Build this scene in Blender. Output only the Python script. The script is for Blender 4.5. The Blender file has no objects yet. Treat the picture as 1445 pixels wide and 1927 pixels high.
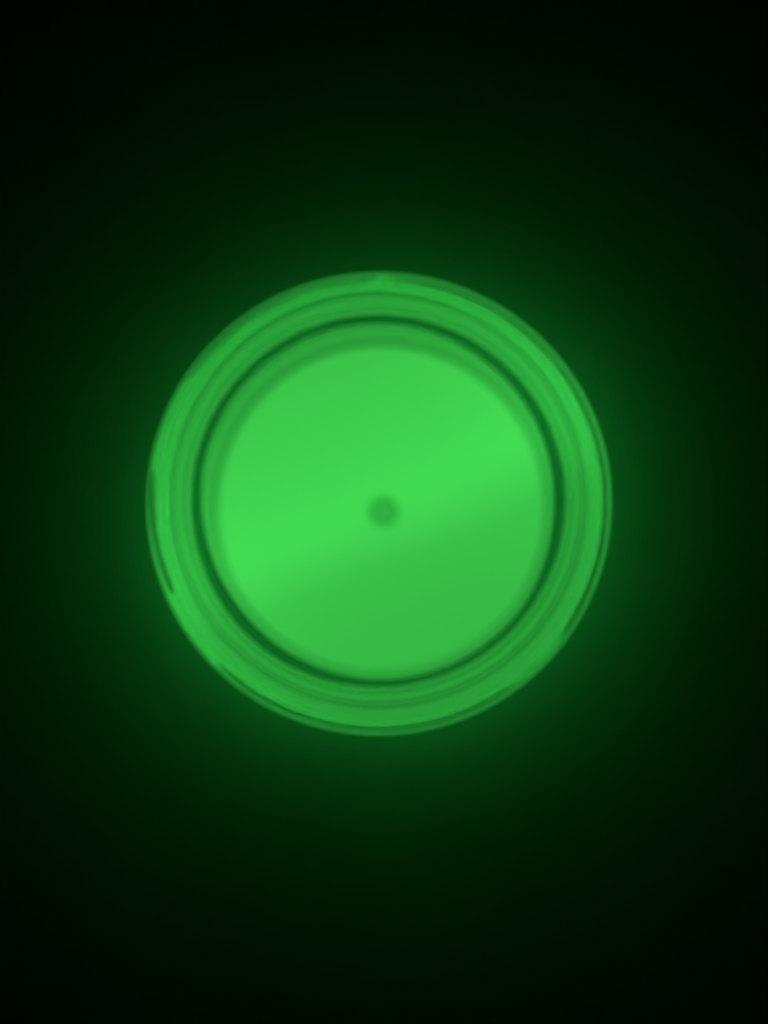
import bpy, bmesh, math, random
from mathutils import Vector, Quaternion
random.seed(7)
S = bpy.context.scene
C = S.collection
PI = math.pi
MM = 0.001

# ------------------------------------------------------------ camera
H = 0.038                      # height of the rim above the table
FPX, PX, PY = 1392.0, 722.5, 963.5
D = 0.112
cam_d = bpy.data.cameras.new('camera'); cam = bpy.data.objects.new('camera', cam_d)
C.objects.link(cam); S.camera = cam
cam_d.sensor_fit = 'VERTICAL'; cam_d.sensor_height = 36.0
cam_d.lens = FPX / 1927.0 * 36.0
cam_d.clip_start = 0.002; cam_d.clip_end = 20.0
d = Vector((30, -100, -FPX)).normalized()
q = d.rotation_difference(Vector((0, 0, -1)))
p = Vector(((709.3 - PX) / FPX * D, -(935.6 - PY) / FPX * D, -D))
cam.rotation_mode = 'QUATERNION'; cam.rotation_quaternion = q
cam.location = Vector((0, 0, H)) - q @ p
cam_d.dof.use_dof = True
cam_d.dof.focus_distance = 0.100
cam_d.dof.aperture_fstop = 3.1
cam_d.dof.aperture_blades = 0

# ------------------------------------------------------------ world: a dark room
w = bpy.data.worlds.new('World'); S.world = w; w.use_nodes = True
w.node_tree.nodes['Background'].inputs[0].default_value = (0.0, 0.0, 0.0, 1)
w.node_tree.nodes['Background'].inputs[1].default_value = 0.0
S.view_settings.view_transform = 'Standard'; S.view_settings.look = 'None'
S.view_settings.exposure = 0.0; S.view_settings.gamma = 1.0
S.cycles.max_bounces = 24; S.cycles.transmission_bounces = 24; S.cycles.glossy_bounces = 12
S.cycles.diffuse_bounces = 4
S.cycles.use_denoising = True
S.cycles.caustics_reflective = True; S.cycles.caustics_refractive = True
S.cycles.sample_clamp_indirect = 2.0

MILKY = 0.2
DEEP = 1.3
GLOW = (0.078, 1.0, 0.125)     # colour of the phosphorescent green

# ------------------------------------------------------------ materials
def mat(name):
    m = bpy.data.materials.new(name); m.use_nodes = True
    nt = m.node_tree
    return m, nt, nt.nodes['Principled BSDF']

def N(nt, t, **kw):
    n = nt.nodes.new(t)
    for k, v in kw.items(): setattr(n, k, v)
    return n

def plastic(name, milky):
    m, nt, b = mat(name)
    b.inputs['Base Color'].default_value = (0.58, 0.71, 0.70, 1)
    b.inputs['Roughness'].default_value = 0.06
    b.inputs['IOR'].default_value = 1.49
    b.inputs['Transmission Weight'].default_value = 1.0
    tc = N(nt, 'ShaderNodeTexCoord'); nz = N(nt, 'ShaderNodeTexNoise')
    nz.inputs['Scale'].default_value = 120; nz.inputs['Detail'].default_value = 3
    nt.links.new(tc.outputs['Object'], nz.inputs['Vector'])
    bp = N(nt, 'ShaderNodeBump'); bp.inputs['Strength'].default_value = 0.12
    bp.inputs['Distance'].default_value = 0.0006
    nt.links.new(nz.outputs['Fac'], bp.inputs['Height'])
    nt.links.new(bp.outputs['Normal'], b.inputs['Normal'])
    # slightly milky: part of the light is scattered in the wall
    df = N(nt, 'ShaderNodeBsdfDiffuse'); tr = N(nt, 'ShaderNodeBsdfTranslucent')
    for x in (df, tr): x.inputs['Color'].default_value = (0.8, 0.9, 0.85, 1)
    m1 = N(nt, 'ShaderNodeMixShader'); m1.inputs[0].default_value = .6
    nt.links.new(df.outputs[0], m1.inputs[1]); nt.links.new(tr.outputs[0], m1.inputs[2])
    m2 = N(nt, 'ShaderNodeMixShader'); m2.inputs[0].default_value = milky
    nt.links.new(b.outputs[0], m2.inputs[1]); nt.links.new(m1.outputs[0], m2.inputs[2])
    nt.links.new(m2.outputs[0], nt.nodes['Material Output'].inputs['Surface'])
    return m

def pigment():
    """glow-in-the-dark resin: emission stronger along one broad stripe"""
    m, nt, b = mat('glowing_resin')
    b.inputs['Base Color'].default_value = (0.35, 0.55, 0.36, 1)
    b.inputs['Roughness'].default_value = 0.45
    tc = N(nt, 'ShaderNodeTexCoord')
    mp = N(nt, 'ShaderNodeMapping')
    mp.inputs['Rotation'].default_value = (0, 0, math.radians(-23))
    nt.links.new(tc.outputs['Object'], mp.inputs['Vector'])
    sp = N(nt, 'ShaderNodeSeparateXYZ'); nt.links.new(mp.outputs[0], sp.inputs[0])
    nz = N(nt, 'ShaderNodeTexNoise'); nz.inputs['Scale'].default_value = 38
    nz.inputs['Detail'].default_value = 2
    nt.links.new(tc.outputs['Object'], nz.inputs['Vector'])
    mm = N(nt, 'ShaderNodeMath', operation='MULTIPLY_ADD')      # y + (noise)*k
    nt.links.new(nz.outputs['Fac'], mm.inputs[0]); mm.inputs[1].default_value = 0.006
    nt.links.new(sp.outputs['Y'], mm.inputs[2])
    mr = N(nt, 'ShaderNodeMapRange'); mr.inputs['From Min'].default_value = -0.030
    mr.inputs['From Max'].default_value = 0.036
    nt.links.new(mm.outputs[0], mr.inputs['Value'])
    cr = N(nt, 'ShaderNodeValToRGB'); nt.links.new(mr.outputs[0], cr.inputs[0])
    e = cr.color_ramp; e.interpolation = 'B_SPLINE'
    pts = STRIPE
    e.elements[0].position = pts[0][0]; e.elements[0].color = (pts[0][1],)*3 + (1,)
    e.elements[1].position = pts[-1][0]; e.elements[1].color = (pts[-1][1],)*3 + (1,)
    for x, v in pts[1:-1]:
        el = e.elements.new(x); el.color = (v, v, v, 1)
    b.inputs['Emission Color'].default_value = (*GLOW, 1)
    s2 = N(nt, 'ShaderNodeSeparateXYZ'); nt.links.new(tc.outputs['Object'], s2.inputs[0])
    r2 = N(nt, 'ShaderNodeMapRange')                          # emission raised low in the jar, added to light the table more
    r2.inputs['From Min'].default_value = H-.030; r2.inputs['From Max'].default_value = H-.0240
    r2.inputs['To Min'].default_value = DEEP; r2.inputs['To Max'].default_value = 1.0
    nt.links.new(s2.outputs['Z'], r2.inputs['Value'])
    ml = N(nt, 'ShaderNodeMath', operation='MULTIPLY')
    nt.links.new(cr.outputs[0], ml.inputs[0]); nt.links.new(r2.outputs[0], ml.inputs[1])
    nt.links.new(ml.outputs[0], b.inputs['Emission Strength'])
    return m
SWELL = [(86, 90, 1.5, 1), (203, 228, 4, 1), (305, 326, 4, 1), (128, 182, 14, 1)]
GROOVE = [(324, 447.4, 3, .35), (448.6, 500, 2, .3), (176, 206, 5, .35)]
# from, to (degrees), radius at each end, half width
THREADS = [(226, 307, 35.0, 34.95, .20), (322, 447.2, 34.95, 34.6, .26), (449, 508, 34.6, 35.05, .20), (172, 206, 35.15, 34.45, .31)]
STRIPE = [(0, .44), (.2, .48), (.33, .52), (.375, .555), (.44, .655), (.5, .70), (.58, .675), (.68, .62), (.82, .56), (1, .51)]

def table_mat():
    m, nt, b = mat('table_top')
    tc = N(nt, 'ShaderNodeTexCoord')
    nz = N(nt, 'ShaderNodeTexNoise'); nz.inputs['Scale'].default_value = 25
    nz.inputs['Detail'].default_value = 6
    nt.links.new(tc.outputs['Object'], nz.inputs['Vector'])
    cr = N(nt, 'ShaderNodeValToRGB'); nt.links.new(nz.outputs['Fac'], cr.inputs[0])
    cr.color_ramp.elements[0].position = .25; cr.color_ramp.elements[0].color = (.34, .72, .62, 1)
    cr.color_ramp.elements[1].position = .75; cr.color_ramp.elements[1].color = (.42, .86, .72, 1)
    nt.links.new(cr.outputs[0], b.inputs['Base Color'])
    b.inputs['Roughness'].default_value = 0.7
    g = N(nt, 'ShaderNodeTexNoise'); g.inputs['Scale'].default_value = 2600
    nt.links.new(tc.outputs['Object'], g.inputs['Vector'])
    bp = N(nt, 'ShaderNodeBump'); bp.inputs['Strength'].default_value = .35; bp.inputs['Distance'].default_value = .0003
    nt.links.new(g.outputs['Fac'], bp.inputs['Height']); nt.links.new(bp.outputs[0], b.inputs['Normal'])
    return m

def shade_ring_mat():
    m, nt, b = mat('shade_ring_tint')
    b.inputs['Base Color'].default_value = (.34, .85, .74, 1)  # teal tint that darkens the rim like a refracted dark band
    b.inputs['Roughness'].default_value = .5
    b.inputs['Transmission Weight'].default_value = .8
    return m
M_PL, M_GL, M_TB, M_SHADE = plastic('clear_plastic', MILKY), pigment(), table_mat(), shade_ring_mat()
M_THR = plastic('milky_thread_plastic', .9)
M_NUB = plastic('milky_plastic', .10)

# ------------------------------------------------------------ builders
def link(name, bm, m, parent=None, smooth=True):
    me = bpy.data.meshes.new(name); bm.normal_update(); bm.to_mesh(me); bm.free()
    me.materials.append(m)
    if smooth:
        for f in me.polygons: f.use_smooth = True
    o = bpy.data.objects.new(name, me); C.objects.link(o)
    if parent: o.parent = parent
    return o

def catmull(pts, n=5):
    out = []
    P = [pts[0]] + list(pts) + [pts[-1]]
    for i in range(1, len(P) - 2):
        a, b, c, e = (Vector(P[i-1]), Vector(P[i]), Vector(P[i+1]), Vector(P[i+2]))
        for k in range(n):
            t = k / n
            out.append(0.5*((2*b) + (c-a)*t + (2*a-5*b+4*c-e)*t*t + (3*b-a-3*c+e)*t**3))
    out.append(Vector(pts[-1]))
    return [(v.x, v.y) for v in out]

def lathe(profile, seg=192, closed=False, wob=None, zwob=None):
    """profile = (r, z) in mm; closed: the last point joins the first"""
    bm = bmesh.new(); rings = []
    for j, (r, z) in enumerate(profile):
        if r < 1e-6:
            rings.append([bm.verts.new((0, 0, z*MM))]); continue
        ring = []
        for i in range(seg):
            a = 2*PI*i/seg
            rr = r + (wob(a, r, z) if wob else 0)
            zz = z + (zwob(a, r, z) if zwob else 0)
            ring.append(bm.verts.new((rr*MM*math.cos(a), rr*MM*math.sin(a), zz*MM)))
        rings.append(ring)
    n = len(rings)
    for j in range(n if closed else n-1):
        A, B = rings[j], rings[(j+1) % n]
        for i in range(seg):
            k = (i+1) % seg
            if len(A) == 1 and len(B) == 1: continue
            if len(A) == 1: bm.faces.new((A[0], B[i], B[k]))
            elif len(B) == 1: bm.faces.new((A[i], B[0], A[k]))
            else: bm.faces.new((A[i], B[i], B[k], A[k]))
    bmesh.ops.recalc_face_normals(bm, faces=bm.faces)
    return bm

# ------------------------------------------------------------ table
bm = bmesh.new()
bmesh.ops.create_grid(bm, x_segments=8, y_segments=8, size=0.6)
for v in bm.verts: v.co.z = 0
tb = link('table_top', bm, M_TB, smooth=False); tb['kind'] = 'structure'
tb['label'] = 'dark smooth table top lit faintly green round the jar'

# ------------------------------------------------------------ jar
jar = bpy.data.objects.new('jar', None); C.objects.link(jar)
jar.empty_display_size = 0.02
jar['label'] = 'open round clear plastic screw-neck jar glowing green in the dark'
jar['category'] = 'jar'
Z = H/MM
LEVEL, BASE = Z-18, 3.0
# the cavity, from the lip down to the floor; below the neck it widens
cavity = catmull([(27.6, Z-2.4), (27.5, Z-2.8), (27.5, Z-3.8), (27.25, Z-4.4), (27.2, Z-5.6), (27.5, Z-6.4), (27.6, Z-8.2), (27.6, Z-9.6), (27.9, Z-10.6)], 4) + \
         catmull([(28.3, Z-14), (28.5, Z-18.3), (28.8, Z-19.2), (29.4, Z-20.6), (31.6, Z-21.4), (34.0, Z-22), (34.9, Z-23)], 4) + \
         catmull([(35.0, BASE+4), (34.4, BASE+1.4), (32, BASE)], 4) + [(0, BASE)]
outer = [(0, 0.6)] + catmull([(33, 0.6), (34.6, 0.3), (36.0, 0.9), (36.8, 3), (37.2, 8)], 4) + \
        catmull([(37.2, Z-20), (36.8, Z-17), (36.1, Z-14.2), (35.8, Z-11.5), (35.7, Z-8), (35.8, Z-5.2), (35.95, Z-3.4), (35.9, Z-2.75),
                 (35.65, Z-2.45), (35.35, Z-2.36)], 5) + \
        [(35.35-.05*i, Z-2.355+.018*i) for i in range(1, 19)] + \
        catmull([(34.0, Z-1.98), (33.7, Z-1.9), (33.4, Z-1.78), (33.1, Z-1.72), (32.7, Z-1.6), (31.8, Z-1.45), (31.25, Z-1.95), (31.0, Z-2.15)], 4) + \
        catmull([(30.75, Z-1.1), (30.4, Z-.3), (29.8, Z+.03), (29.3, Z-.1), (28.95, Z-.55), (28.7, Z-1.3), (28.5, Z-2.5), (28.15, Z-2.8),
                 (27.8, Z-2.55), (27.6, Z-2.4)], 4)
seen = []
for pt in outer + cavity:
    if not seen or (abs(pt[0]-seen[-1][0]) + abs(pt[1]-seen[-1][1])) > 1e-4: seen.append(pt)

def sector(a, secs):
    """0..1 by angle, eased at the ends of each sector (from, to, ease, value)"""
    g = math.degrees(a) % 360; out = 0
    for a0, a1, soft, val in secs:
        for gg in (g, g+360):
            if a0 < gg < a1:
                w_ = min(1, (gg-a0)/soft, (a1-gg)/soft)
                out = max(out, w_*w_*(3-2*w_)*val)
    return out

def swell(a, r, z):
    """radial: between the thread segments the neck is as wide as the threads"""
    if r < 33 or z < Z-12: return 0
    t = min(1, (r-33)/2.0) * min(1, (z-(Z-12))/5.0)
    return t*(.03*sector(a, SWELL) + .03*math.sin(3*a+1))

def groove(a, r, z):
    """vertical: the fine groove that runs behind each thread segment"""
    if z < Z-3.5: return 0
    k = math.exp(-(abs(r-34.75)/.17)**3)
    return -k*sector(a, GROOVE)
body = link('jar_body', lathe(seen, seg=720, wob=swell, zwob=groove), M_PL, jar)

def thread(a0, a1, r0, r1, hw):
    """one segment of the screw thread: a rounded bar bent round the neck, ends tapered"""
    bm = bmesh.new(); n = int((a1-a0)/1.5)+2; m = 14; rings = []
    for i in range(n+1):
        t = i/n; ang = a0+(a1-a0)*t; a = math.radians(ang)
        e = max(0.0, min(1, min(t, 1-t)*(a1-a0)/7)); e = math.sqrt(1-(1-e)**2)*.97+.03
        rc = r0+(r1-r0)*t
        zc = Z-1.95-.35*(rc-34.3)
        ring = []
        for k in range(m):
            u = 2*PI*k/m
            rr = rc + hw*e*math.cos(u); zz = zc + .42*e*math.sin(u)
            ring.append(bm.verts.new((rr*MM*math.cos(a), rr*MM*math.sin(a), zz*MM)))
        rings.append(ring)
    for i in range(n):
        for k in range(m):
            bm.faces.new((rings[i][k], rings[i][(k+1) % m], rings[i+1][(k+1) % m], rings[i+1][k]))
    bm.faces.new(rings[0][::-1]); bm.faces.new(rings[n])
    bmesh.ops.recalc_face_normals(bm, faces=bm.faces)
    return bm
for seg_ in THREADS:
    link('screw_thread', thread(*seg_), M_THR, jar)

sr = []  # added ring, stands in for the dark refraction band inside the rim
for k in range(12):
    u = 2*PI*k/12; sr.append((28.3+.85*math.cos(u), Z-2.35+.42*math.sin(u)))
link('shade_ring', lathe(sr, seg=256, closed=True, wob=lambda a, r, z: (r-28.3)*(.38*math.sin(a*2+.6)+.15*math.sin(3*a+2))+.06*math.sin(5*a)), M_SHADE, jar)

# ------------------------------------------------------------ contents
prof = [(0, LEVEL), (20, LEVEL), (25, LEVEL+.05), (27.6, LEVEL+.2), (28.5, LEVEL+.6)]
prof += [(r+.05 if r > 1 else 0, z-(.06 if z < BASE+4 else 0)) for r, z in cavity if z < LEVEL-.2]
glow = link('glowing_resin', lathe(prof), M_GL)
glow['label'] = 'bright green glowing resin disc filling the inside of the jar'
glow['category'] = 'glowing resin'

nub = link('moulding_nub', lathe([(0, LEVEL+.02), (2.65, LEVEL+.02), (2.75, LEVEL+.12), (2.5, LEVEL+.22), (1.6, LEVEL+.27), (0, LEVEL+.29)], seg=64), M_NUB, glow)
nub.location = (.00058, -.00085, 0)
nub['label'] = 'small duller round spot at the centre of the glowing disc'
